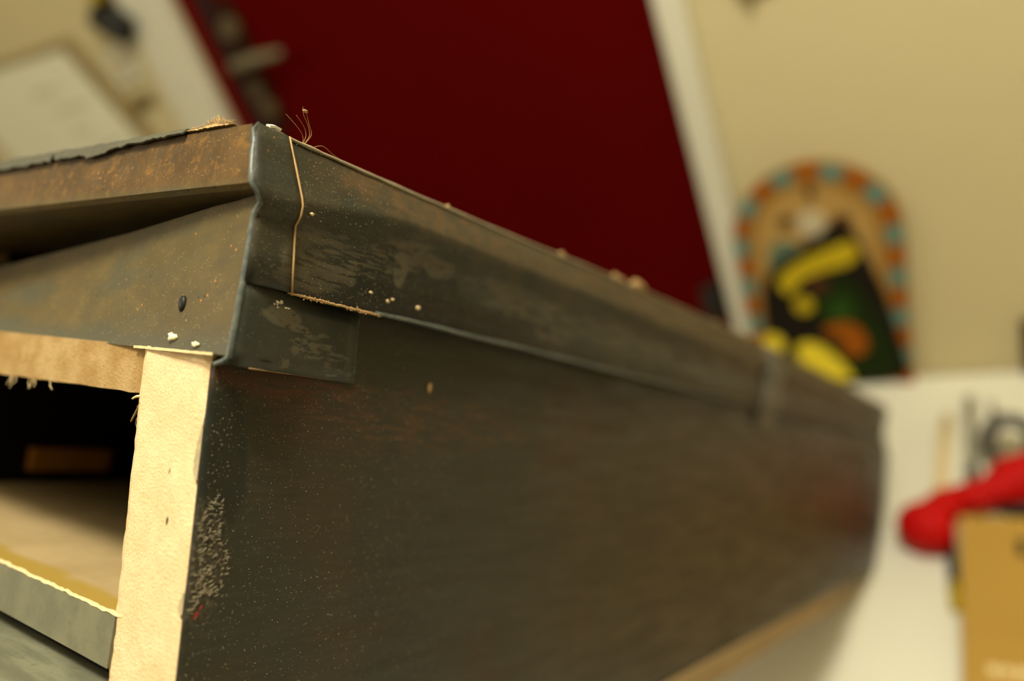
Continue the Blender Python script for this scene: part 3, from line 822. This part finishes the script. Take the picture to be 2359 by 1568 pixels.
tube('steel_neck', [rp(.002, .900, .040), rp(.005, .925, .034), rp(.006, .950, .030)], [.016, .013, .010], STEEL, rt, 10)
ring = []
for i in range(25):
    a = 2 * math.pi * i / 24; ring.append(rp(.010 + .027 * math.cos(a), .964 + .016 * math.sin(a), .036 + .022 * math.sin(a)))
tube('ring_head', ring, .0100, STEELD, rt, 8)
tube('pointed_jaw', [rp(-.004, .985, .054), rp(-.007, 1.008, .056), rp(-.008, 1.03, .055)], [.007, .004, .0012], STEELD, rt, 8)
tube('lower_grip', [rp(-.012, .865, .012), rp(.02, .862, .011), rp(.06, .86, .011)], [.009, .011, .011], BLACK, rt, 10)

ro = empty('steel_rod', RP(-.036, 1.0)); tag(ro, 'thin grey steel rod lying on the white table behind the red tool', 'rod')
tube('shaft', [((.0005) * K, .10 * K, .0075), (-.0008 * K, -.095 * K, .0075)], .0072, STEEL, ro, 10)
tube('collar', [(-.0006 * K, -.060 * K, .0085), (-.0008 * K, -.095 * K, .0085)], .0084, STEELD, ro, 10)
sk = empty('wooden_stick', RP(-.0705, .97)); tag(sk, 'short pale wooden stick lying left of the steel rod', 'stick')
tube('shaft', [(.0052 * K, .088 * K, .0072), (-.0052 * K, -.088 * K, .0072)], .007, WOODP, sk, 6)
tube('tip', [(.0052 * K, .088 * K, .0072), (.0058 * K, .096 * K, .0072)], [.007, .003], TANF, sk, 6)
kn = empty('marker_pen', RP(-.0605, .76)); tag(kn, 'slim black marker with a yellow end beside the carton edge', 'pen')
tube('barrel', [(-.003 * K, .06 * K, .006), (.000 * K, -.022 * K, .006)], .0058, BLACK, kn, 10)
tube('cap', [(.000 * K, -.022 * K, .006), (.0016 * K, -.058 * K, .006), (.0018 * K, -.063 * K, .006)], [.0064, .0062, .003], YEL, kn, 10)

sl = tag(empty('timber_offcut', RP(.060, 1.165)), 'short brown timber offcut leaning upright on the wall at the right edge', 'timber')
add('board', [(-.022 * K, .003, 0), (.022 * K, .003, 0), (-.022 * K, .011, 0), (.022 * K, .011, 0), (-.022 * K, .010, .085), (.022 * K, .010, .085), (-.022 * K, .0185, .085), (.022 * K, .0185, .085)],
    [(0, 1, 3, 2), (4, 6, 7, 5), (0, 4, 5, 1), (2, 3, 7, 6), (0, 2, 6, 4), (1, 5, 7, 3)], MARO, sl)

# ------------------------------------------------------------------ things on the wall
def wthing(name, x, z, label, cat):
    return tag(empty(name, (WX(x), D, WZ(z))), label, cat)
cl = wthing('clipboard', -1.78, .80, 'brown clipboard with a pale slanted paper sheet hanging on the wall', 'clipboard')
def cp(pts): return [((x + 1.78) * K, (z - .80) * K) for x, z in pts]
v, f = prism(cp([(-1.595, .965), (-2.07, 1.0), (-1.97, .53), (-1.435, .55)]), -.010, -.001); add('shadow_edge_board', v, f, BRDM, cl, bevel=.002)  # brown right margin stands in for the shadow line beside the sheet
v, f = prism(cp([(-1.628, .948), (-2.06, .985), (-1.96, .54), (-1.475, .55)]), -.014, -.0102); pp = add('paper_sheet', v, f, PAPER, cl)
for i, (w, q, zz) in enumerate(((.10, -1.80, .90), (.12, -1.76, .85), (.07, -1.74, .80), (.10, -1.70, .75), (.06, -1.72, .70))):
    v, f = prism(cp([(q, zz), (q + w, zz - .008), (q + w, zz - .022), (q, zz - .014)]), -.0144, -.0139); add('printed_line', v, f, PRINT, pp)
tl_ = wthing('hanging_torch', -1.408, .945, 'black torch with a yellow and orange strap hung beside the door frame', 'torch')
tube('body', [(-.034, -.03, .024), (-.030, -.032, .022), (.0, -.034, .0), (.026, -.034, -.022), (.03, -.033, -.026)], [.012, .027, .030, .026, .010], BLACK, tl_, 14)
tube('strap', [(-.02, -.02, .045), (-.03, -.014, .07), (-.035, -.010, .10), (-.035, -.004, .13)], [.014, .016, .013, .008], YEL, tl_, 10)
tube('lens_cap', [(.0, -.026, .035), (.012, -.02, .06), (.016, -.012, .095)], [.016, .018, .010], AMBER, tl_, 10)
tube('hook', [(-.01, .001, .135), (-.01, -.014, .135), (-.01, -.016, .142)], .003, STEELD, tl_, 6)
sw = wthing('switch_plate', -1.480, .878, 'white light switch plate between the clipboard and door frame', 'light switch')
box('plate', (-.040, -.010, -.036), (.036, 0, .036), WHITE, sw, .003)
box('rocker', (-.018, -.015, -.022), (.018, -.010, .022), PALE, sw, .002)
pg = wthing('shadow_peg', -1.482, .80, 'small brown peg shape added for the shadow below the light switch', 'peg')  # brown shape put where a shadow lies under the switch plate
tube('pin', [(.012, 0, -.002), (.012, -.03, .004), (.030, -.038, .010)], [.011, .010, .008], BRDM, pg, 10)
box('base', (-.05, -.010, -.014), (.03, 0, .012), BRDM, pg, .003)
hk = wthing('wall_hook', -.236, .655, 'grey brown hook fixed high on the wall above the arched panel', 'hook')
box('plate', (-.024, -.008, -.018), (.024, 0, .06), BRDM, hk, .003)
tube('prong', [(0, -.006, .0), (0, -.03, -.006), (0, -.036, .012)], [.006, .006, .004], STEEL, hk, 8)
sp = wthing('red_pin', -1.83, 1.105, 'small dark red round pin on the wall above the clipboard', 'pin')
v, f = prism([(.02 * math.cos(a * math.pi / 8), .02 * math.sin(a * math.pi / 8)) for a in range(16)], -.012, 0); add('head', v, f, REDF, sp, bevel=.003)
tube('shank', [(0, -.014, 0), (0, -.011, 0)], .006, DARKG, sp, 8)
